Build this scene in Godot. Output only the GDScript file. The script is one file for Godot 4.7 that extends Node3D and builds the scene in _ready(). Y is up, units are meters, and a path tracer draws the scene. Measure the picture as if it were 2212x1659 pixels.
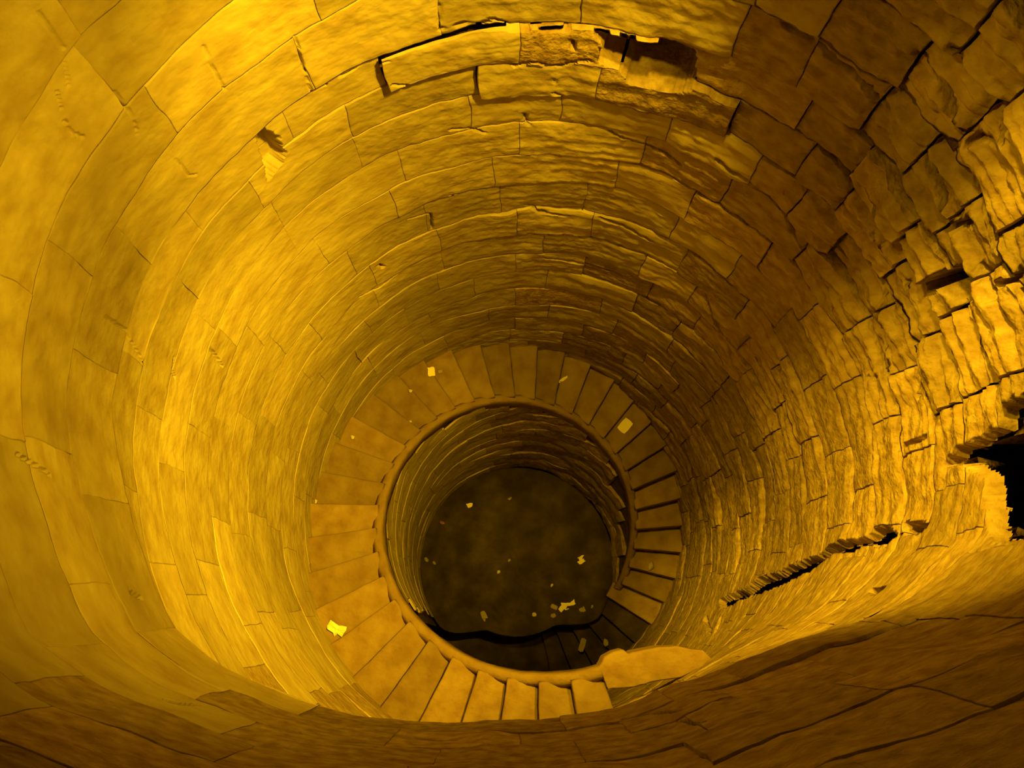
extends Node3D
# A round stone shaft seen from above: ashlar walls, a winding stair round an inner pit, a dirt floor with litter.
# Plan angles run from the near side (0, +z) over the left (90, -x), the far side (180, -z) and the right (270, +x).
const R := 2.0
var rng := RandomNumberGenerator.new()
var n_low := FastNoiseLite.new()
var n_mid := FastNoiseLite.new()
var n_hi := FastNoiseLite.new()
var used := {}
var carves: Array = []
var stone_mats: Array = []
var tread_mats: Array = []
var M := {}
const BULGE_A := [-80.0, -73.0, -61.0, -53.0, -45.0, -35.0, -22.0, -4.0, 12.0, 27.0, 44.0, 51.0, 59.0, 73.0, 90.0]
const BULGE_V := [0.0, 0.02, 0.12, 0.20, 0.27, 0.31, 0.34, 0.33, 0.31, 0.25, 0.155, 0.10, 0.05, 0.035, 0.0]
const STAIR_A := [-30.0, 0.0, 60.0, 120.0, 180.0, 240.0, 300.0, 345.0, 410.0]
const STAIR_H := [3.27, 3.005, 2.588, 2.0, 1.5, 0.955, 0.05, -0.42, -0.75]

func _ready():
	# camera
	var cam := Camera3D.new()
	cam.name = "camera"
	add_child(cam)
	cam.keep_aspect = Camera3D.KEEP_HEIGHT
	cam.fov = rad_to_deg(2.0 * atan(829.5 / 2000.0))
	cam.near = 0.05
	cam.far = 60.0
	cam.position = Vector3(-0.09, 6.486, 0.449) * R
	cam.rotation_degrees = Vector3(-76.19, 0, 0)
	cam.current = true
	# surroundings: a closed shaft at night, lit only by unseen floodlights
	var we := WorldEnvironment.new()
	we.name = "world_environment"
	var env := Environment.new()
	env.background_mode = Environment.BG_COLOR
	env.background_color = Color(0.01, 0.01, 0.012)
	env.background_energy_multiplier = 0.2
	env.tonemap_mode = Environment.TONE_MAPPER_LINEAR
	env.tonemap_exposure = 1.0
	env.sdfgi_enabled = true
	env.ssao_enabled = true
	env.ssil_enabled = true
	we.environment = env
	add_child(we)
	# unseen floodlights on an added beam, out of view, each placed to light one area (place, aim, half angle, energy)
	unseen_lamp_specs = [
		# left wall, low left, far left
		[Vector3(0.74, 6.14, -0.25), Vector3(-1.0, 4.4, -0.1), 30.0, 21.0, "unseen sodium lamp on the added beam, placed to light the high left wall"],
		[Vector3(0.62, 6.14, -0.22), Vector3(-1.0, 2.5, 0.2), 22.0, 94.0, "unseen sodium lamp on the added beam, placed to light the low left wall"],
		[Vector3(0.44, 6.14, -0.30), Vector3(-0.4, 4.4, -0.95), 25.0, 40.0, "unseen sodium lamp on the added beam, placed to light the far left wall"],
		# right wall high, stair at the near side, lower right steps
		[Vector3(0.11, 6.0, -0.72), Vector3(1.0, 4.4, 0.15), 18.0, 31.0, "unseen sodium lamp on the added beam, placed to light the upper right wall"],
		[Vector3(0.0, 6.0, -0.70), Vector3(0.0, 3.0, 0.85), 14.0, 26.0, "unseen sodium lamp on the added beam, placed to light the near steps"],
		[Vector3(0.24, 6.0, -0.70), Vector3(0.2, 1.3, -0.75), 12.0, 34.0, "unseen sodium lamp on the added beam, placed to light the far steps"],
		# near right wall, low and high
		[Vector3(-0.25, 6.1, -0.6), Vector3(0.85, 2.2, 0.55), 16.0, 52.0, "unseen sodium lamp on the added beam, placed to light the lower near right wall"],
		[Vector3(-0.38, 6.1, -0.6), Vector3(0.95, 3.6, 0.25), 16.0, 40.0, "unseen sodium lamp on the added beam, placed to light the near right wall"],
		# far wall, upper left and upper right
		[Vector3(0.50, 6.14, -0.10), Vector3(-0.9, 4.9, -0.5), 22.0, 3.0, "unseen sodium lamp on the added beam, placed to light the upper left wall"],
		[Vector3(-0.5, 6.1, -0.4), Vector3(0.93, 4.7, -0.38), 13.0, 5.0, "unseen sodium lamp on the added beam, placed to light the right hand corner of the wall"],
		# pit floor and the foot of the near right wall
		[Vector3(-0.1, 6.1, -0.5), Vector3(0.04, 0.0, 0.1), 6.5, 45.0, "unseen sodium lamp on the added beam, placed to light the pit floor"],
		[Vector3(-0.66, 6.1, -0.45), Vector3(0.89, 1.5, 0.47), 8.0, 110.0, "unseen sodium lamp on the added beam, placed to light the foot of the near right wall"],
	]

	rng.seed = 77
	for p in [[n_low, 0.9, 3], [n_mid, 3.2, 3], [n_hi, 11.0, 3]]:
		var n: FastNoiseLite = p[0]
		n.seed = 5
		n.noise_type = FastNoiseLite.TYPE_SIMPLEX_SMOOTH
		n.frequency = p[1]
		n.fractal_octaves = p[2]
	make_materials()
	make_carves()
	build_walls()
	build_ceiling()
	build_stair()
	build_inner_wall()
	build_floor()
	build_unseen_lamps()
	build_litter()

var unseen_lamp_specs: Array = []

# ---------- helpers ----------
func numbered(called: String) -> String:
	if not used.has(called):
		used[called] = 0
		return called
	used[called] += 1
	return "%s_%03d" % [called, used[called]]

func base(called: String, label: String, category: String, at := Vector3.ZERO, group := "", kind := "") -> Node3D:
	var o := Node3D.new()
	o.name = numbered(called)
	add_child(o)
	o.position = at
	tag(o, label, category, group, kind)
	return o

func tag(o: Node, label: String, category: String, group := "", kind := ""):
	o.set_meta("label", label)
	if category != "":
		o.set_meta("category", category)
	if group != "":
		o.set_meta("group", group)
	if kind != "":
		o.set_meta("kind", kind)

func part(called: String, mesh: Mesh, mat: Material, parent: Node) -> MeshInstance3D:
	var mi := MeshInstance3D.new()
	mi.mesh = mesh
	mi.material_override = mat
	if parent == self:
		mi.name = numbered(called)
	else:
		var key := str(parent.get_instance_id()) + called
		if used.has(key):
			used[key] += 1
			mi.name = "%s_%03d" % [called, used[key]]
		else:
			used[key] = 0
			mi.name = called
	parent.add_child(mi, true)
	return mi

func lerp_table(x: float, a: Array, v: Array) -> float:
	if x <= a[0]:
		return v[0]
	for i in range(1, a.size()):
		if x <= a[i]:
			return lerpf(v[i - 1], v[i], (x - a[i - 1]) / (a[i] - a[i - 1]))
	return v[v.size() - 1]

func wrap180(p: float) -> float:
	return fposmod(p + 180.0, 360.0) - 180.0

func pol(phi: float, r: float, y: float) -> Vector3:
	var t := deg_to_rad(phi)
	return Vector3(-r * sin(t), y, r * cos(t)) * R

func grid_mesh(nu: int, nv: int, verts: PackedVector3Array, flip := false, gone := PackedByteArray()) -> ArrayMesh:
	# a sheet of nu x nv points, its normals smoothed over the faces
	var idx := PackedInt32Array()
	var nor := PackedVector3Array()
	nor.resize(verts.size())
	for j in nv - 1:
		for i in nu - 1:
			var a := j * nu + i
			var b := a + 1
			var c := a + nu
			var d := c + 1
			if gone.size() and gone[a] and gone[b] and gone[c] and gone[d]:
				continue
			var q := [a, b, c, b, d, c] if not flip else [a, c, b, b, c, d]
			for k in [0, 3]:
				var fn: Vector3 = (verts[q[k + 2]] - verts[q[k]]).cross(verts[q[k + 1]] - verts[q[k]])
				for m in 3:
					nor[q[k + m]] += fn
					idx.append(q[k + m])
	for i in nor.size():
		nor[i] = nor[i].normalized() if nor[i].length_squared() > 1e-18 else Vector3.UP
	var arr := []
	arr.resize(Mesh.ARRAY_MAX)
	arr[Mesh.ARRAY_VERTEX] = verts
	arr[Mesh.ARRAY_NORMAL] = nor
	arr[Mesh.ARRAY_INDEX] = idx
	var m := ArrayMesh.new()
	if idx.is_empty():
		return null
	m.add_surface_from_arrays(Mesh.PRIMITIVE_TRIANGLES, arr)
	return m

# ---------- materials ----------
func ntex(freq: float, oct: int, sd: int, ramp: Gradient = null, normal := false, bump := 4.0, size := 512) -> NoiseTexture2D:
	var t := NoiseTexture2D.new()
	t.width = size
	t.height = size
	t.seamless = true
	var n := FastNoiseLite.new()
	n.seed = sd
	n.frequency = freq
	n.fractal_octaves = oct
	t.noise = n
	if ramp:
		t.color_ramp = ramp
	if normal:
		t.as_normal_map = true
		t.bump_strength = bump
	return t

func ramp3(a: Color, b: Color, c: Color) -> Gradient:
	var g := Gradient.new()
	g.offsets = PackedFloat32Array([0.15, 0.5, 0.85])
	g.colors = PackedColorArray([a, b, c])
	return g

func rock(tint: Color, alb: Texture2D, nrm: Texture2D, sc: float, ns: float) -> StandardMaterial3D:
	var m := StandardMaterial3D.new()
	m.albedo_color = tint
	m.albedo_texture = alb
	m.roughness = 0.95
	m.metallic_specular = 0.2
	m.normal_enabled = true
	m.normal_texture = nrm
	m.normal_scale = ns
	m.uv1_triplanar = true
	m.uv1_world_triplanar = true
	m.uv1_scale = Vector3.ONE * sc
	return m

func plain(c: Color, rough := 0.8) -> StandardMaterial3D:
	var m := StandardMaterial3D.new()
	m.albedo_color = c
	m.roughness = rough
	return m

func make_materials():
	var alb := ntex(0.012, 5, 3, ramp3(Color(0.85, 0.80, 0.74), Color(0.94, 0.92, 0.88), Color(1, 1, 0.97)))
	var alb2 := ntex(0.02, 5, 9, ramp3(Color(0.74, 0.67, 0.61), Color(0.88, 0.84, 0.79), Color(1, 0.98, 0.93)))
	var nr := ntex(0.03, 5, 12, null, true, 5.0)
	var nr2 := ntex(0.045, 5, 21, null, true, 6.0)
	# smooth pale ashlar (left and far), then coarser sandstone (right and near) tinted browner for the shade there, five tones of each
	for i in 5:
		var k: float = [1.0, 0.95, 1.03, 0.92, 0.98][i]
		stone_mats.append(rock(Color(0.74 * k, 0.69 * k, 0.54 * k), alb, nr, 0.55 + 0.04 * i, 0.5))
	for i in 5:
		var k: float = [1.0, 0.94, 1.05, 0.90, 0.97][i]
		stone_mats.append(rock(Color(0.70 * k, 0.635 * k, 0.50 * k), alb2, nr2, 0.9 + 0.07 * i, 0.8))
	for i in 3:
		var k: float = [1.0, 0.92, 1.06][i]
		tread_mats.append(rock(Color(0.58 * k, 0.50 * k, 0.375 * k), alb, nr, 0.5 + 0.1 * i, 0.6))
	M.bed = rock(Color(0.42, 0.36, 0.28), alb2, nr2, 0.8, 1.0)
	var soil := ntex(0.012, 5, 33, ramp3(Color(0.62, 0.58, 0.53), Color(0.78, 0.74, 0.66), Color(0.95, 0.9, 0.8)))
	M.dirt = rock(Color(0.36, 0.33, 0.28), soil, nr2, 0.37, 0.6)  # floor soil, also used to darken the shaded lowest steps
	M.paper = plain(Color(0.95, 0.90, 0.72))
	M.card = plain(Color(0.97, 0.93, 0.70))
	M.pebble = plain(Color(0.80, 0.76, 0.66))
	M.dull = plain(Color(0.62, 0.57, 0.50))
	M.brick_red = plain(Color(0.60, 0.38, 0.28))
	M.steel = plain(Color(0.12, 0.12, 0.13), 0.5)
	M.steel.metallic = 0.7
	M.glow = StandardMaterial3D.new()
	M.glow.albedo_color = Color(1, 0.8, 0.4)
	M.glow.emission_enabled = true
	M.glow.emission = Color(1, 0.72, 0.2)
	M.glow.emission_energy_multiplier = 3.0

# ---------- shape of the shaft ----------
func wall_r(phi: float, y: float) -> float:
	# radius of the wall face (1 = 2 m): the near side swells inwards above a rim at 4.45
	var p := wrap180(phi)
	var b := lerp_table(p, BULGE_A, BULGE_V)
	if b <= 0.0:
		return 1.0
	var vr := lerp_table(y, [2.2, 3.0, 4.45], [0.0, 0.47, 1.0])
	var vl := smoothstep(4.28, 4.47, y)
	return 1.0 - b * lerpf(vr, vl, smoothstep(-10.0, 15.0, p))

func rough_at(phi: float, y: float) -> float:
	var p := fposmod(phi, 360.0)
	var k := lerp_table(p, [0.0, 60.0, 130.0, 175.0, 212.0, 235.0, 262.0, 285.0, 300.0, 360.0], [0.3, 0.15, 0.18, 0.5, 0.8, 0.95, 0.95, 0.6, 0.45, 0.3])
	# the upper right is the most eaten away
	return k + 0.55 * smoothstep(220.0, 236.0, p) * (1.0 - smoothstep(262.0, 276.0, p)) * smoothstep(3.6, 4.2, y)

func make_carves():
	for c in [
		["s",0.200,0.019,[228.2,4.796,231.0,4.774,233.9,4.760,236.7,4.734,239.0,4.717,241.4,4.688]],
		["s",0.150,0.016,[231.1,4.893,233.6,4.885,237.3,4.872,240.8,4.842,242.5,4.815]],
		["s",0.200,0.025,[240.0,4.738,240.4,4.778,242.1,4.788]],
		["s",0.120,0.015,[230.8,4.359,233.9,4.348,237.1,4.349]],
		["s",0.120,0.017,[237.2,4.588,240.6,4.575,245.8,4.531,248.0,4.526]],
		["s",0.150,0.033,[246.0,4.538,247.2,4.570,247.3,4.607]],
		["p",0.280,0.008,[250.2,4.278,249.9,4.346,250.7,4.445,251.9,4.514,254.1,4.534,256.2,4.513,256.0,4.456,254.3,4.422,252.1,4.398,251.8,4.301]],
		["s",0.200,0.020,[253.2,4.571,255.2,4.571,257.4,4.574]],
		["s",0.200,0.023,[256.3,4.608,256.7,4.639,256.6,4.693]],
		["s",0.140,0.021,[248.2,4.241,251.3,4.208,254.4,4.170]],
		["s",0.200,0.019,[258.0,4.143,260.5,4.137,262.3,4.113,263.8,4.073]],
		["s",0.060,0.012,[245.5,4.120,248.6,4.075,252.5,4.022,255.9,3.987,257.6,3.997]],
		["s",0.060,0.012,[257.6,3.997,258.2,3.924,257.3,3.849]],
		["s",0.080,0.010,[270.2,3.869,270.4,3.996,270.3,4.095]],
		["p",1.300,0.006,[274.9,4.153,274.5,4.241,273.5,4.267,273.6,4.348,272.9,4.393,273.1,4.466,270.8,4.480,270.4,4.523,270.6,4.596,272.2,4.738,289.9,4.836,289.0,4.653,289.1,4.566,286.9,4.496,282.1,4.428,278.8,4.400,277.4,4.345,276.4,4.300]],
		["p",0.400,0.006,[293.3,1.869,292.4,1.992,291.5,2.206,291.4,2.376,289.0,2.563,288.0,2.831,287.1,2.945,285.9,3.136,285.6,3.281,284.5,3.388,283.7,3.536,283.8,3.638,283.6,3.717,282.7,3.775,282.4,3.846,284.4,3.941,285.8,3.898,285.8,3.799,285.0,3.695,285.7,3.651,285.9,3.490,287.7,3.359,288.6,3.315,289.7,3.150,291.8,2.948,292.8,2.709,294.1,2.394,295.8,1.979]],
		["p",0.250,0.007,[283.0,3.980,282.9,4.021,284.1,4.144,284.8,4.083,285.0,4.000]],
		["p",0.200,0.014,[295.5,4.052,295.3,4.086,295.7,4.151,296.7,4.148,296.8,4.110]],
		["s",0.100,0.049,[298.9,1.696,303.7,2.032]],
		["s",0.100,0.055,[298.7,2.059,302.2,2.103]],
		["s",0.050,0.013,[143.5,4.438,146.1,4.424]],
		["s",0.030,0.008,[148.3,4.421,150.6,4.418,152.9,4.434,155.8,4.432]],
		["s",0.070,0.014,[155.7,4.328,158.8,4.289]],
		["s",0.050,0.009,[164.1,4.473,168.5,4.469]],
		["s",0.060,0.012,[170.1,4.454,172.1,4.472,174.4,4.448,177.1,4.449]],
		["s",0.060,0.012,[179.1,4.445,183.2,4.449]],
		["p",0.300,0.008,[187.0,4.443,192.6,4.439,201.8,4.432,203.3,4.305,200.6,4.261,198.0,4.252,193.3,4.257,192.2,4.296,190.2,4.305,188.1,4.327,188.7,4.385]],
		["p",0.320,0.008,[187.1,4.439,189.8,4.438,193.1,4.422,189.4,4.400,189.1,4.343,193.5,4.323,193.9,4.273,192.2,4.291,188.1,4.327,188.7,4.385]],
		["s",0.070,0.012,[174.4,4.284,177.9,4.309,182.2,4.289,186.7,4.324]],
		["s",0.070,0.013,[181.9,4.144,183.8,4.123,186.9,4.126]],
		["s",0.060,0.016,[177.1,4.000,177.4,3.942]],
		["s",0.060,0.016,[163.8,3.974,167.1,3.965,169.9,3.922]],
		["s",0.050,0.014,[162.2,3.548,170.6,3.532,178.9,3.539]],
		["s",0.040,0.015,[153.0,3.479,157.8,3.446,157.3,3.318]],
		["s",0.080,0.021,[178.2,3.333,180.7,3.292,187.2,3.269]],
		["s",0.080,0.033,[194.1,3.297,200.4,3.268,205.9,3.246]],
		["s",0.060,0.015,[174.2,3.064,188.3,3.100,190.5,3.069]],
		["s",0.080,0.036,[183.1,2.818,195.7,2.792,202.8,2.790]],
		["s",0.080,0.024,[192.2,3.929,199.2,3.892,205.6,3.865]],
		["s",0.070,0.026,[165.2,1.665,174.0,1.676,185.5,1.655]],
		["s",0.018,0.006,[144.2,4.666,143.5,4.438]],
		["s",0.018,0.006,[181.5,4.227,181.9,4.136]],
		["s",0.018,0.006,[164.5,4.564,164.0,4.473]],
		["p",0.070,0.030,[133.6,4.422,135.1,4.439,136.5,4.357,136.4,4.274,135.2,4.242,131.8,4.227,132.6,4.316]],
		["s",0.011,0.006,[119.9,5.174,119.8,5.108,119.7,5.079]],
		["s",0.011,0.006,[119.1,5.064,117.6,5.013]],
		["s",0.015,0.006,[116.2,5.033,115.4,5.001]],
		["s",0.018,0.006,[114.6,4.977,114.3,4.943,114.9,4.908]],
		["s",0.011,0.006,[121.1,4.911,121.0,4.857,120.8,4.819,120.2,4.780]],
		["s",0.011,0.006,[132.9,4.816,132.7,4.737,132.7,4.658]],
		["s",0.011,0.006,[122.1,4.618,122.2,4.536,123.2,4.511]],
		["s",0.018,0.008,[100.1,4.564,100.3,4.461,99.5,4.388,98.3,4.305]],
		["s",0.040,0.008,[101.6,4.145,99.6,4.133,98.9,4.101]],
		["s",0.030,0.012,[106.5,3.935,106.1,3.876,105.4,3.807]],
		["s",0.040,0.018,[137.1,3.098,141.9,3.050,147.0,3.067]],
		["s",0.050,0.030,[143.8,3.257,144.7,3.214]],
		["s",0.050,0.010,[47.4,4.956,46.3,4.934,45.4,4.900]],
		["s",0.060,0.017,[27.0,4.714,23.6,4.713,19.0,4.753,15.5,4.765]],
		["s",0.050,0.026,[349.5,4.648,346.1,4.691,341.6,4.794]],
		["s",0.050,0.018,[343.7,4.875,341.6,4.988]],
		["s",0.040,0.009,[79.0,4.899,78.3,4.842,77.7,4.794]],
		["s",0.040,0.016,[64.2,4.595,63.4,4.551]],
		["s",0.050,0.013,[239.5,4.250,242.4,4.231,239.3,4.300,237.0,4.337]],
		["s",0.060,0.012,[184.1,4.367,183.6,4.407]],
		["s",0.060,0.020,[212.1,4.650,217.7,4.645,223.8,4.636,229.6,4.602]],
		["s",0.050,0.035,[211.6,4.021,219.6,3.977,226.1,3.953,232.5,3.875]],
		["s",0.040,0.046,[221.4,3.045,229.7,2.888,237.9,2.736]],
		["s",0.040,0.033,[244.6,3.196,252.4,3.054,258.8,2.867]],
		["s",0.050,0.023,[234.8,3.880,241.6,3.834,247.6,3.761]],
	]:
		var pts := PackedVector2Array()
		var l: Array = c[3]
		for i in range(0, l.size(), 2):
			pts.append(Vector2(deg_to_rad(l[i]) * R, l[i + 1] * R))
		var box := Rect2(pts[0], Vector2.ZERO)
		for q in pts:
			box = box.expand(q)
		carves.append({"poly": c[0] == "p", "depth": c[1], "w": c[2], "hole": c[1] >= 0.4, "open": c[1] > 1.0, "pts": pts, "box": box.grow(c[2] + 0.02)})

var through := false
func carve(near: Array, s: float, y: float, extra: float) -> float:
	# how far a point of the unrolled wall (metres) is eaten back
	var best := 0.0
	through = false
	var wob := Vector2(n_hi.get_noise_2d(s, y), n_hi.get_noise_2d(y + 40.0, s))
	for c in near:
		var q: Vector2 = Vector2(s, y) + wob * minf(0.014, c.w * (0.35 if not c.poly else 1.5))
		var grown: float = extra * (3.0 if c.hole else 1.0)
		if not (c.box as Rect2).grow(grown).has_point(q):
			continue
		var pts: PackedVector2Array = c.pts
		var d := 1e9
		var n: int = pts.size()
		for i in (n if c.poly else n - 1):
			d = minf(d, q.distance_to(Geometry2D.get_closest_point_to_segment(q, pts[i], pts[(i + 1) % n])))
		var k := 0.0
		if c.poly:
			if Geometry2D.is_point_in_polygon(q, pts):
				k = clampf(0.25 + d / maxf(c.w, 0.004), 0.0, 1.0)
				if c.hole and extra == 0.0:
					k = 0.06 / c.depth
					if d > 0.006:
						through = true
			elif d < grown:
				k = 1.0
		else:
			k = 1.0 - smoothstep(0.35, 1.0, d / (c.w * 0.5 + extra + 0.002))
		best = maxf(best, k * c.depth)
	return best

func near_carves(rect: Rect2) -> Array:
	var l := []
	for c in carves:
		if (c.box as Rect2).intersects(rect):
			l.append(c)
	return l

# ---------- walls ----------
const ROWS := [-0.8, -0.6, -0.4, -0.2, 0.0, 0.2, 0.4, 0.6, 0.8, 1.0, 1.2, 1.4, 1.61, 1.82, 2.03, 2.24, 2.45, 2.66, 2.87, 3.08, 3.31, 3.54, 3.75, 3.95, 4.13, 4.30, 4.45, 4.665, 4.86, 5.06, 5.26, 5.46, 5.66, 5.86]

func stone_patch(p0: float, p1: float, y0: float, y1: float, prot: float, gap: float, step: float, near: Array, rfun: Callable) -> ArrayMesh:
	# the face of one block and the four sides that run back into the wall
	var wid := deg_to_rad(p1 - p0) * R
	var hei := (y1 - y0) * R
	var nu := maxi(4, int(ceil(wid / step)) + 1)
	var nv := maxi(4, int(ceil(hei / step)) + 1)
	var gu := gap * 0.35
	var us := [gu, gu, gu + 0.006]
	for i in range(1, nu - 1):
		us.append(lerpf(gu + 0.006, wid - gu - 0.006, float(i) / (nu - 1)))
	us.append_array([wid - gu - 0.006, wid - gu, wid - gu])
	var vs := [gap, gap, gap + 0.008]
	for i in range(1, nv - 1):
		vs.append(lerpf(gap + 0.008, hei - gap - 0.008, float(i) / (nv - 1)))
	vs.append_array([hei - gap - 0.008, hei - gap, hei - gap])
	var out := PackedVector3Array()
	var a: int = us.size()
	var b: int = vs.size()
	var gone := PackedByteArray()
	gone.resize(a * b)
	for j in b:
		for i in a:
			var s: float = deg_to_rad(p0) * R + us[i]
			var y: float = y0 * R + vs[j]
			s += n_mid.get_noise_2d(s * 0.6, y * 0.6) * 0.018
			y += n_mid.get_noise_2d(s * 0.5 + 50.0, y * 0.5) * 0.022
			var phi := rad_to_deg(s / R)
			var rr: float = rfun.call(phi, y / R)
			var rough := rough_at(phi, y / R)
			var w := pol(phi, rr, y / R)
			var dep := 0.0
			if i == 0 or j == 0 or i == a - 1 or j == b - 1:
				dep = -prot + (0.010 + 0.085 * rough * rough if j == 0 or j == b - 1 else 0.008 + 0.02 * rough)
			else:
				dep = -prot - n_low.get_noise_2d(s * 0.55, y0 * 37.0) * 0.045 * rough - n_low.get_noise_3dv(w * 0.5) * 0.03 + n_mid.get_noise_3dv(w * 0.7) * (0.004 + 0.03 * rough) + n_hi.get_noise_3dv(w) * 0.012 * rough
				var ev: float = minf(vs[j] - gap, hei - gap - vs[j])
				var eu: float = minf(us[i] - gu, wid - gu - us[i])
				var open_joint := 0.5 + 0.9 * n_low.get_noise_2d(s * 1.5, y * 1.5 + 80.0)
				var band := n_mid.get_noise_2d(s * 0.22, y * 2.6 + 11.0)
				dep += band * 0.030 * rough * rough * smoothstep(0.25, 0.5, rough)
				dep += (0.0006 + 0.030 * rough * rough * maxf(open_joint, 0.0)) * (1.0 - smoothstep(0.0, 0.02 + 0.03 * rough, ev))
				dep += (0.0006 + 0.007 * rough * rough) * (1.0 - smoothstep(0.0, 0.02 + 0.02 * rough, eu))
			if near.size():
				var cv := carve(near, s if s >= 0.0 else s + TAU * R, y, 0.0)
				if cv > 0.0:
					dep = (maxf(dep, 0.0) if cv > 0.04 else dep) + minf(cv, 0.3)
				if through:
					gone[out.size()] = 1
			out.append(pol(phi, rr + dep / R, y / R))
	return grid_mesh(a, b, out, true, gone if near.size() else PackedByteArray())

func in_stair(phi: float, y: float) -> bool:
	# below the treads nothing of the wall shows
	var p := fposmod(phi, 360.0)
	if p > 345.0:
		p -= 360.0
	return y < lerp_table(p, STAIR_A, STAIR_H) - 0.12

func build_walls():
	var walls := []
	for w in [["wall_left", "pale smooth curved ashlar wall on the brightly lit left of the shaft"], ["wall_far", "curved far wall of the shaft with open horizontal course joints and a lost block"], ["wall_right", "rough eroded right wall of the shaft with deep joints and a dark opening"], ["wall_near", "dim near wall swelling out below the viewer with a rounded rim"]]:
		var o := base(w[0], w[1], "wall", Vector3.ZERO, "", "structure")
		walls.append(o)
	# the bed of rubble and mortar behind the blocks, one sheet per wall
	var spans := [[45.0, 135.0], [135.0, 225.0], [225.0, 300.0], [300.0, 405.0]]
	for k in 4:
		var a0: float = spans[k][0]
		var a1: float = spans[k][1]
		var nu := int((a1 - a0) / 1.0) + 1
		var nv := 258
		var v := PackedVector3Array()
		var gone := PackedByteArray()
		gone.resize(nu * nv)
		for j in nv:
			var y := lerpf(-0.9, 8.0, float(j) / (nv - 1))
			var near := near_carves(Rect2(deg_to_rad(a0) * R - 0.5, y * R - 0.3, deg_to_rad(a1 - a0) * R + 1.0, 0.6))
			for i in nu:
				var phi := lerpf(a0, a1, float(i) / (nu - 1))
				var s := deg_to_rad(phi) * R
				var dep := 0.05 + n_mid.get_noise_2d(s, y * R) * 0.02
				if y > 5.86:
					dep = -0.01
				if near.size():
					var cv := carve(near, s, y * R, 0.07)
					if cv > 1.0:
						gone[v.size()] = 1
					elif cv > 0.03:
						dep += cv + 0.03
				v.append(pol(phi, wall_r(phi, y) + dep / R, y))
		part("mortar_bed", grid_mesh(nu, nv, v, true, gone), M.bed, walls[k])
		# the outer face, so that the wall has thickness
		var ov := PackedVector3Array()
		for j in 2:
			for i in 31:
				ov.append(pol(lerpf(a0, a1, i / 30.0), 1.9, [-0.9, 8.0][j]))
		part("outer_face", grid_mesh(31, 2, ov, false), M.bed, walls[k])
	# the passage behind the opening on the right, shaped deep so it stays unlit
	var pv := [Vector3(1.045, 2.9, -0.5), Vector3(1.75, 2.9, -0.5), Vector3(1.75, 2.9, 0.62), Vector3(1.045, 2.9, 0.62)]
	var ring := PackedVector3Array()
	for j in 4:
		for i in 4:
			var q: Vector3 = pv[i]
			q.y = 2.9 if j < 2 else 6.0
			if j == 0 or j == 3:
				q = Vector3(1.4, q.y, 0.1)
			if j in [1, 2] and i in [0, 3]:
				q.x = 1.045
			ring.append(q * R)
	part("passage", grid_mesh(4, 4, ring), M.bed, walls[2])
	# the blocks, course by course
	for c in ROWS.size() - 1:
		var y0: float = ROWS[c]
		var y1: float = ROWS[c + 1]
		var phi := rng.randf_range(-6.0, 10.0) - 15.0
		if is_equal_approx(y0, 4.45):
			phi = 144.0 - 163.0
		var end := phi + 360.0
		while phi < end - 0.1:
			var wdt := rng.randf_range(15.0, 24.0)
			if is_equal_approx(y0, 4.45) and phi > 120.0 and phi < 170.0:
				wdt = 20.4
			if fposmod(phi, 360.0) > 205.0 and fposmod(phi, 360.0) < 280.0:
				wdt *= 0.8 if y0 < 3.9 else 0.55
			if end - phi - wdt < 9.0:
				wdt = end - phi
			if is_equal_approx(y0, 4.45) and phi < 144.0 and phi + wdt > 128.0:
				wdt = 144.0 - phi
			var mid := phi + wdt * 0.5
			var pn := fposmod(mid, 360.0)
			var hide := in_stair(mid, y1) and in_stair(phi, y1) and in_stair(phi + wdt, y1)
			if (pn > 350.0 or pn < 22.0) and y1 < 4.25:
				hide = true
			if not hide:
				var k := 3
				if pn >= 45.0 and pn < 135.0:
					k = 0
				elif pn >= 135.0 and pn < 225.0:
					k = 1
				elif pn >= 225.0 and pn < 300.0:
					k = 2
				var rough := rough_at(mid, y0)
				var prot := 0.012 + rng.randf_range(-0.5, 0.5) * (0.002 + 0.03 * rough * rough)
				if y0 > 4.44:
					prot += 0.016
				if is_equal_approx(y0, 4.30) and pn > 158.0 and pn < 190.0:
					prot = 0.07
				if is_equal_approx(y0, 4.13) and pn > 172.0 and pn < 210.0:
					prot = 0.055
				var gap := 0.0002 + 0.011 * rough * rough * rng.randf_range(0.5, 1.2)
				var s0 := deg_to_rad(phi) * R
				if s0 < 0.0:
					s0 += TAU * R
				var near := near_carves(Rect2(s0 - 0.03, y0 * R - 0.03, deg_to_rad(wdt) * R + 0.06, (y1 - y0) * R + 0.06))
				var step := 0.045
				if near.size():
					step = 0.016
					if rough < 0.45:
						step = 0.009
				elif rough > 0.75 and y0 > 3.5:
					step = 0.028
				var mesh := stone_patch(phi, phi + wdt, y0, y1, prot, gap, step, near, wall_r)
				var v := rng.randi_range(0, 4)
				var mat: Material = stone_mats[v + (5 if rng.randf() < smoothstep(180.0, 232.0, pn) or k == 3 else 0)]
				if mesh:
					part("stone", mesh, mat, walls[k])
			phi += wdt

func build_ceiling():
	var v := PackedVector3Array()
	for j in 2:
		for i in 49:
			v.append(pol(i * 7.5, [0.0, 1.9][j], 8.0))
	var o := part("ceiling", grid_mesh(49, 2, v), M.bed, self)  # unseen cap, added to close the shaft above the lamps
	tag(o, "unseen stone slab added to close the top of the shaft high above the view", "ceiling", "", "structure")

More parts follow.
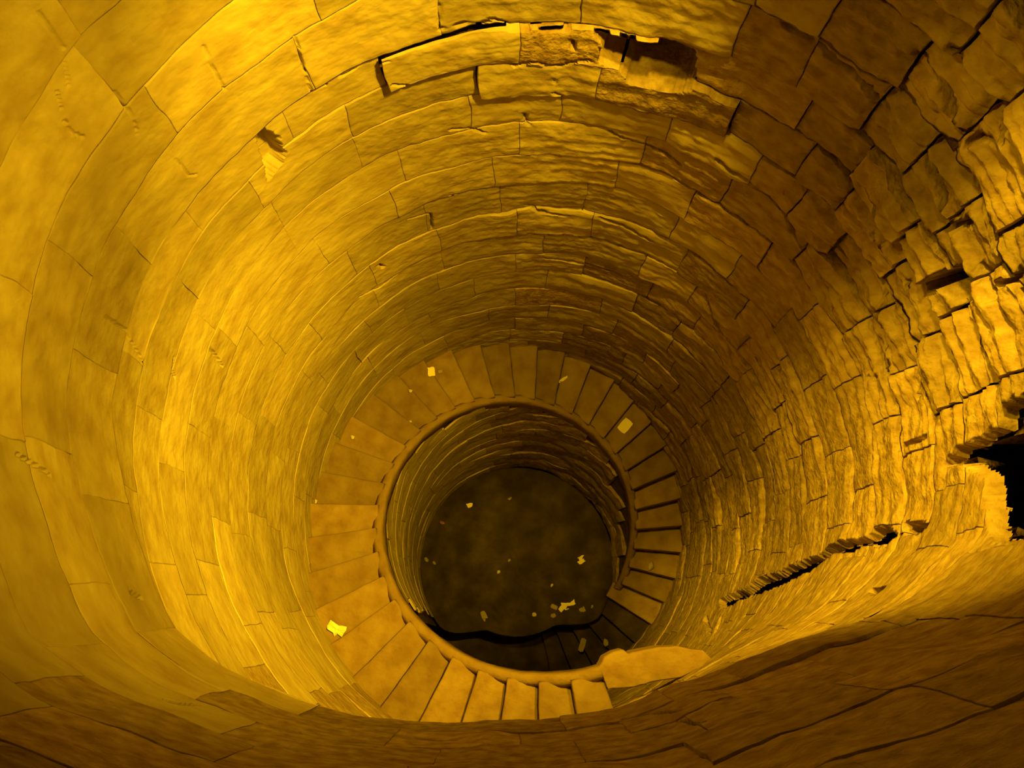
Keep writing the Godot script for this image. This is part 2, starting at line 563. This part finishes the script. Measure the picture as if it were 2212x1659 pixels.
# ---------- stair ----------
func slab(p0: float, p1: float, r0: float, r1: float, yt: float, yb: float, wear: float) -> ArrayMesh:
	# one tread: a wedge with worn, rounded edges, as a closed sheet (top, rounded rim, sides, underside)
	var ring := [[1.0, 0.0, true], [0.62, 0.0, true], [0.0, 0.0, true]]
	var nu := 33
	var v := PackedVector3Array()
	# rings from the middle of the top outwards, then down and in under
	var prof := [[0.0, 0.0], [0.4, 0.0], [0.75, 0.0], [0.93, 0.0], [0.985, 0.012], [1.0, 0.03], [1.0, 1.0], [0.0, 1.0]]
	for pr in prof:
		for i in nu:
			var t := float(i % (nu - 1)) / (nu - 1) * 4.0
			var side := int(t)
			var f := t - side
			var q := Vector2(-1 + 2 * f, -1)
			if side == 1:
				q = Vector2(1, -1 + 2 * f)
			elif side == 2:
				q = Vector2(1 - 2 * f, 1)
			elif side == 3:
				q = Vector2(-1, 1 - 2 * f)
			q *= pr[0]
			var phi := lerpf(p0, p1, q.x * 0.5 + 0.5)
			var r := lerpf(r0, r1, q.y * 0.5 + 0.5)
			var y: float = yt * R - (pr[1] if pr[1] < 0.5 else (yt - yb) * R)
			var w := pol(phi, r, 0)
			if pr[1] < 0.5:
				y += n_mid.get_noise_3dv(w + Vector3(0, yt * 9.0, 0)) * wear - wear * 0.6 * (1.0 - q.y * q.y) * maxf(0.0, q.x)
			w.y = y
			if pr[0] > 0.9:
				w += Vector3(n_mid.get_noise_2d(w.x * 2.0, w.z * 2.0 + yt), 0, n_mid.get_noise_2d(w.z * 2.0 + 9.0, w.x * 2.0 + yt)) * 0.005
			v.append(w)
	return grid_mesh(nu, prof.size(), v)

func build_stair():
	var o := base("winding_stair", "worn stone stair winding down round the inner pit to the dirt floor", "staircase", Vector3.ZERO, "", "structure")
	for k in range(-2, 38):
		var a := -0.3 + 9.17 * k
		var b := a + 9.17
		var h := lerp_table((a + b) * 0.5, STAIR_A, STAIR_H)
		var ri := 0.69
		if a > 288.0:
			ri = 0.645 if a < 320.0 else 0.60
		var tk := 0.13 if k < 6 else 0.17
		part("step", slab(a + 0.03, b - 0.03, ri, 1.035, h, h - tk, 0.02), tread_mats[rng.randi_range(0, 2)] if k < 33 else M.dirt, o)  # lowest steps take the dark soil colour for the shade there
	# the worn coping along the inner edge, one continuous sloping band
	var v := PackedVector3Array()
	var nu := 160
	for p in [[0.712, -0.12], [0.712, -0.03], [0.70, -0.016], [0.69, -0.011], [0.675, -0.012], [0.667, -0.02], [0.664, -0.04], [0.664, -0.13], [0.70, -0.13]]:
		for i in nu:
			var phi := lerpf(-18.6, 296.0, float(i) / (nu - 1))
			var h := lerp_table(phi, STAIR_A, STAIR_H) + 0.018
			var w := pol(phi, p[0], h + p[1])
			w += Vector3(n_mid.get_noise_3dv(w), n_mid.get_noise_3dv(w + Vector3(7, 0, 0)), n_mid.get_noise_3dv(w + Vector3(0, 9, 0))) * 0.012
			v.append(w)
	part("inner_coping", grid_mesh(nu, 9, v, true), tread_mats[2], o)
	# what is left of the next steps: a broken ledge round a gap, running into the near wall
	var la := [-44.0, -40.0, -36.0, -32.0, -29.0, -28.0, -27.0, -24.0, -20.5, -19.5, -18.5]
	var lr0 := [0.80, 0.735, 0.70, 0.68, 0.668, 0.668, 0.645, 0.638, 0.642, 0.655, 0.664]
	var lr1 := [0.86, 0.84, 0.825, 0.80, 0.785, 0.785, 0.78, 0.77, 0.755, 0.75, 0.75]
	var b := PackedVector3Array()
	var nb := 45
	for p in [[0.06, -0.13], [0.0, -0.125], [0.0, -0.012], [0.03, -0.003], [0.1, 0.0], [0.5, 0.003], [0.95, -0.002], [1.0, -0.012], [1.0, -0.13]]:
		for i in nb:
			var phi := lerpf(-44.0, -18.5, float(i) / (nb - 1))
			var r := lerpf(lerp_table(phi, la, lr0), lerp_table(phi, la, lr1), p[0])
			var w := pol(phi, r, 3.165 + p[1] + maxf(0.0, (-30.0 - phi)) * 0.004)
			w += Vector3(n_mid.get_noise_3dv(w), n_mid.get_noise_3dv(w + Vector3(7, 0, 0)), n_mid.get_noise_3dv(w + Vector3(0, 9, 0))) * 0.008
			b.append(w)
	part("broken_ledge", grid_mesh(nb, 9, b), tread_mats[2], o)

func inner_r(phi: float, y: float) -> float:
	# the lining of the pit leans: a little further out at the floor on the near side
	var h := maxf(lerp_table(phi, STAIR_A, STAIR_H), 0.05)
	var t := deg_to_rad(phi)
	var dirv := Vector2(-sin(t), cos(t))
	var c := Vector2(-0.06, 0.129)
	var along := c.dot(dirv)
	var fl := along + sqrt(maxf(0.0, 0.657 * 0.657 - c.length_squared() + along * along))
	return lerpf(fl, 0.668, clampf(y / h, 0.0, 1.0))

func build_inner_wall():
	var o := base("wall_inner", "curved stone lining of the inner pit between the stair and the dirt floor", "wall", Vector3.ZERO, "", "structure")
	var v := PackedVector3Array()
	var nu := 121
	for j in 12:
		for i in nu:
			var phi := lerpf(48.0, 312.0, float(i) / (nu - 1))
			var h := lerp_table(phi, STAIR_A, STAIR_H) - 0.08
			var y := lerpf(-0.5, maxf(h, -0.45), j / 11.0)
			v.append(pol(phi, inner_r(phi, y) + 0.03, y))
	part("mortar_bed", grid_mesh(nu, 12, v, true), M.bed, o)
	for c in 18:
		var y0 := c * 0.14
		var phi := 50.0 + rng.randf_range(0.0, 10.0)
		while phi < 300.0:
			var wdt := rng.randf_range(17.0, 26.0)
			var top := minf(y0 + 0.14, minf(lerp_table(phi, STAIR_A, STAIR_H), lerp_table(phi + wdt, STAIR_A, STAIR_H)) - 0.03)
			if top > y0 + 0.035:
				var mesh := stone_patch(phi, phi + wdt, y0, top, rng.randf() * 0.008 - 0.012, 0.001, 0.07, [], inner_r)
				part("stone", mesh, stone_mats[rng.randi_range(0, 4) + (5 if phi > 150.0 else 0)], o)  # far and right lining take the browner set tinted for shade
			phi += wdt

# ---------- floor ----------
func floor_y(x: float, z: float) -> float:
	return n_mid.get_noise_2d(x * 0.8, z * 0.8) * 0.035 + n_hi.get_noise_2d(x, z) * 0.02

func build_floor():
	var v := PackedVector3Array()
	var nu := 121
	var nv := 46
	for j in nv:
		for i in nu:
			var phi := (i % (nu - 1)) * 3.0
			var t := deg_to_rad(phi)
			var f: float = minf(1.0, j / float(nv - 3))
			var rim := 0.667
			if phi < 52.0 or phi > 300.0:
				rim = lerpf(0.667, 0.485, smoothstep(0.0, 30.0, minf(fposmod(52.0 - phi, 360.0), fposmod(phi - 300.0, 360.0))))
			var x := -0.06 - sin(t) * f * rim
			var z := 0.129 + cos(t) * f * rim
			var y := floor_y(x * R, z * R)
			if j == nv - 2:
				y -= 0.03
			if j == nv - 1:
				y -= 0.9
			v.append(Vector3(x * R, y, z * R))
	var o := part("floor", grid_mesh(nu, nv, v), M.dirt, self)
	tag(o, "dark round dirt floor at the bottom of the inner pit, strewn with litter", "floor", "", "structure")
	var g := PackedVector3Array()
	for j in 2:
		for i in 49:
			g.append(pol(i * 7.5, [0.0, 1.9][j], -0.50))
	var u := part("floor", grid_mesh(49, 2, g), M.dirt, self)
	tag(u, "bare ground under the lowest steps and the passage below the stair", "floor", "", "structure")

# ---------- unseen lamps ----------
func build_unseen_lamps():
	var beam := base("added_steel_beam", "added steel beam across the shaft to carry the unseen lamps, above the view", "beam", Vector3(0, 6.35 * R, -0.42 * R))  # added out of view, only to hold the unseen lamps
	var bm := BoxMesh.new()
	bm.size = Vector3(1.86 * R, 0.12, 0.012)
	part("web", bm, M.steel, beam)
	for s in [-1, 1]:
		var fm := BoxMesh.new()
		fm.size = Vector3(1.86 * R, 0.012, 0.1)
		part("flange", fm, M.steel, beam).position.y = s * 0.06
	var n := 0
	for l in unseen_lamp_specs:
		var at: Vector3 = l[0] * R
		var aim: Vector3 = l[1] * R
		var o := base("unseen_floodlight", l[4], "lamp", at, "unseen floodlights on the added beam")  # unseen lamp, aimed at the area it has to brighten
		o.look_at_from_position(at, aim, Vector3.RIGHT)
		var hm := CylinderMesh.new()
		hm.top_radius = 0.10
		hm.bottom_radius = 0.06
		hm.height = 0.16
		var h := part("housing", hm, M.steel, o)
		h.rotation_degrees.x = -90
		h.position.z = 0.10
		var gm := CylinderMesh.new()
		gm.top_radius = 0.09
		gm.bottom_radius = 0.09
		gm.height = 0.01
		var g := part("lens", gm, M.glow, o)
		g.rotation_degrees.x = -90
		g.position.z = 0.012
		var arm := BoxMesh.new()
		var up := Vector3(at.x, 6.35 * R - 0.06, -0.42 * R) - at
		arm.size = Vector3(0.03, up.length(), 0.03)
		var am := part("bracket", arm, M.steel, o)
		am.global_position = at + up * 0.5 
		var yv := up.normalized()
		var xv := yv.cross(Vector3.FORWARD).normalized()
		am.global_basis = Basis(xv, yv, xv.cross(yv))
		am.position += Vector3(0, 0, 0.12)
		var sp := SpotLight3D.new()
		sp.name = numbered("unseen_flood_spot")
		o.add_child(sp)
		sp.position.z = -0.03
		sp.light_color = Color(1.0, 0.79, 0.10)
		sp.light_energy = l[3]
		sp.spot_angle = l[2]
		sp.spot_angle_attenuation = 1.0
		sp.spot_attenuation = 2.0
		sp.spot_range = 40.0
		sp.light_size = 0.09
		sp.shadow_enabled = true
		n += 1

# ---------- litter ----------
func sheet(w: float, d: float, th: float, crumple: float, sd: int) -> ArrayMesh:
	# a crumpled scrap: two noisy faces joined round the edge
	var nu := 17
	var prof := [[0.0, 1], [0.35, 1], [0.7, 1], [1.0, 1], [1.0, -1], [0.6, -1], [0.0, -1]]
	var v := PackedVector3Array()
	for p in prof:
		for i in nu:
			var a := TAU * (i % (nu - 1)) / (nu - 1)
			var q := Vector2(cos(a), sin(a))
			q /= maxf(absf(q.x), absf(q.y)) * 0.75 + 0.25
			q *= p[0]
			var e: float = 1.0 + n_hi.get_noise_2d(a * 0.3 + sd * 3.0, sd) * crumple * 4.0 * p[0]
			var pos := Vector3(q.x * w * 0.5 * e, 0, q.y * d * 0.5 * e)
			pos.y = n_hi.get_noise_2d(pos.x * 2.0 + sd * 7.0, pos.z * 2.0) * crumple * w + p[1] * th * 0.5 + crumple * w * 0.4 + th * 0.5
			v.append(pos)
	return grid_mesh(nu, prof.size(), v)

func pebble(r: float, sd: int) -> ArrayMesh:
	var v := PackedVector3Array()
	for j in 8:
		for i in 13:
			var a := TAU * (i % 12) / 12.0
			var b := PI * j / 7.0
			var d := Vector3(cos(a) * sin(b), cos(b) * 0.6, sin(a) * sin(b))
			v.append(d * r * (1.0 + 0.8 * n_mid.get_noise_3dv(d * 0.25 + Vector3.ONE * sd)) + Vector3(0, r * 0.45, 0))
	return grid_mesh(13, 8, v)

func tread_top(phi: float) -> float:
	var k := floorf((phi + 0.3) / 9.17)
	return lerp_table((k + 0.5) * 9.17 - 0.3, STAIR_A, STAIR_H) * R

func build_litter():
	for l in [
		["paper_scrap","f",-0.388,-0.284,0.085,0.105,20,"card",0.00,0.05,"small yellow paper scrap near the far left edge of the dirt floor","paper scrap"],
		["paper_scrap","f",0.389,0.102,0.117,0.091,30,"paper",0.00,0.08,"pinkish pale torn paper scrap near the right edge of the dirt floor","paper scrap"],
		["paper_scrap","f",0.295,0.393,0.182,0.130,30,"card",0.00,0.06,"largest bright yellow paper scrap, on the right of the dirt floor","paper scrap"],
		["paper_scrap","f",0.247,0.430,0.078,0.065,50,"card",0.00,0.06,"small yellow paper piece touching the largest yellow scrap","paper scrap"],
		["paper_scrap","f",0.197,0.418,0.091,0.058,-25,"dull",0.00,0.06,"dull pale scrap just left of the largest yellow scrap","paper scrap"],
		["paper_scrap","f",-0.279,0.479,0.071,0.143,25,"dull",0.00,0.06,"dull pale oblong scrap on the near left of the dirt floor","paper scrap"],
		["paper_scrap","f",0.389,0.439,0.078,0.104,25,"dull",0.00,0.06,"greenish grey scrap right of the largest yellow scrap","paper scrap"],
		["pebble","f",0.183,0.273,0.058,0.039,40,"pebble",0.00,0.00,"small pale stone chip above the largest yellow scrap","stone chip"],
		["pebble","f",0.061,0.467,0.058,0.052,10,"pebble",0.00,0.00,"small pale pebble between the oblong scrap and the largest yellow scrap","pebble"],
		["pebble","f",0.190,0.479,0.071,0.071,70,"dull",0.00,0.00,"dull pebble just below the largest yellow scrap","pebble"],
		["pebble","f",-0.182,0.183,0.045,0.045,0,"pebble",0.00,0.00,"tiny pale pebble near the middle of the dirt floor","pebble"],
		["pebble","f",-0.109,0.105,0.039,0.039,0,"dull",0.00,0.00,"tiny dull pebble just above the middle pebble of the floor","pebble"],
		["pebble","f",-0.680,0.102,0.059,0.059,15,"dull",0.00,0.00,"dull pebble beside the left lining of the pit","pebble"],
		["pebble","f",-0.626,0.124,0.046,0.046,15,"dull",0.00,0.00,"smaller dull pebble just right of the one by the left lining","pebble"],
		["stone_chip","f",-0.576,-0.149,0.078,0.046,-10,"brick_red",0.00,0.00,"small reddish chip near the left edge of the dirt floor","stone chip"],
		["pebble","f",-0.103,-0.319,0.065,0.039,30,"dull",0.00,0.00,"faint dull chip near the far edge of the dirt floor","stone chip"],
		["pebble","f",0.456,0.415,0.059,0.039,40,"dull",0.00,0.00,"small dull pebble at the foot of the right hand steps","pebble"],
		["paper_scrap","t",-0.510,-0.764,0.077,0.097,5,"card",146.31,0.05,"bright yellow square scrap on the far left steps against the wall","paper scrap"],
		["card","t",0.580,-0.620,0.122,0.177,-42,"card",223.07,0.01,"bright yellow rectangular card lying on the far right steps","card"],
		["crumpled_paper","t",-0.801,0.520,0.135,0.095,-20,"card",57.02,0.30,"crumpled yellow paper against the left wall on the steps","paper"],
		["pebble","t",-0.607,-0.642,0.038,0.033,20,"pebble",136.62,0.00,"small pale pebble on the far left steps below the square scrap","pebble"],
		["pebble","t",-0.864,-0.373,0.037,0.041,20,"pebble",113.33,0.00,"pale pebble on the left steps beside the wall","pebble"],
		["pebble","t",-0.992,-0.042,0.039,0.044,20,"pebble",92.41,0.00,"pale pebble at the leftmost edge of the steps","pebble"],
		["pebble","t",-0.605,-0.483,0.033,0.028,0,"pebble",128.62,0.00,"tiny pale pebble in the middle of the far left steps","pebble"],
		["straw","t",0.201,-0.840,0.117,0.032,35,"paper",193.48,0.10,"pale straw or twig on the far steps","straw"],
		["paper_scrap","t",-0.470,-0.784,0.049,0.034,10,"dull",149.07,0.06,"dull little scrap right of the bright square one","paper scrap"],
		["paper_scrap","t",0.400,0.674,0.081,0.188,-18,"dull",329.30,0.04,"pinkish grey oblong scrap on the lowest steps at near right","paper scrap"],
		["pebble","t",0.553,0.656,0.073,0.093,-10,"dull",319.87,0.00,"dull stone on the lowest steps beside the oblong scrap","pebble"],
		["pebble","t",0.810,0.159,0.074,0.099,0,"dull",281.14,0.00,"pale stone on the right hand steps","pebble"],
	]:
		var x: float = l[2] * R
		var z: float = l[3] * R
		var y: float = floor_y(x, z) if l[1] == "f" else tread_top(l[8]) + 0.004
		var mesh: Mesh
		if l[0] in ["pebble", "stone_chip"]:
			mesh = pebble(l[4] * 0.5, int(l[6]) + 3)
			mesh = mesh
		else:
			mesh = sheet(l[4], l[5], 0.004, l[9], int(l[6]) + 1)
		var o := part(l[0], mesh, M[l[7]], self)
		o.position = Vector3(x, y, z)
		o.rotation_degrees.y = l[6]
		if l[0] in ["pebble", "stone_chip"]:
			o.scale = Vector3(1, 1, l[5] / l[4])
		tag(o, l[10], l[11])
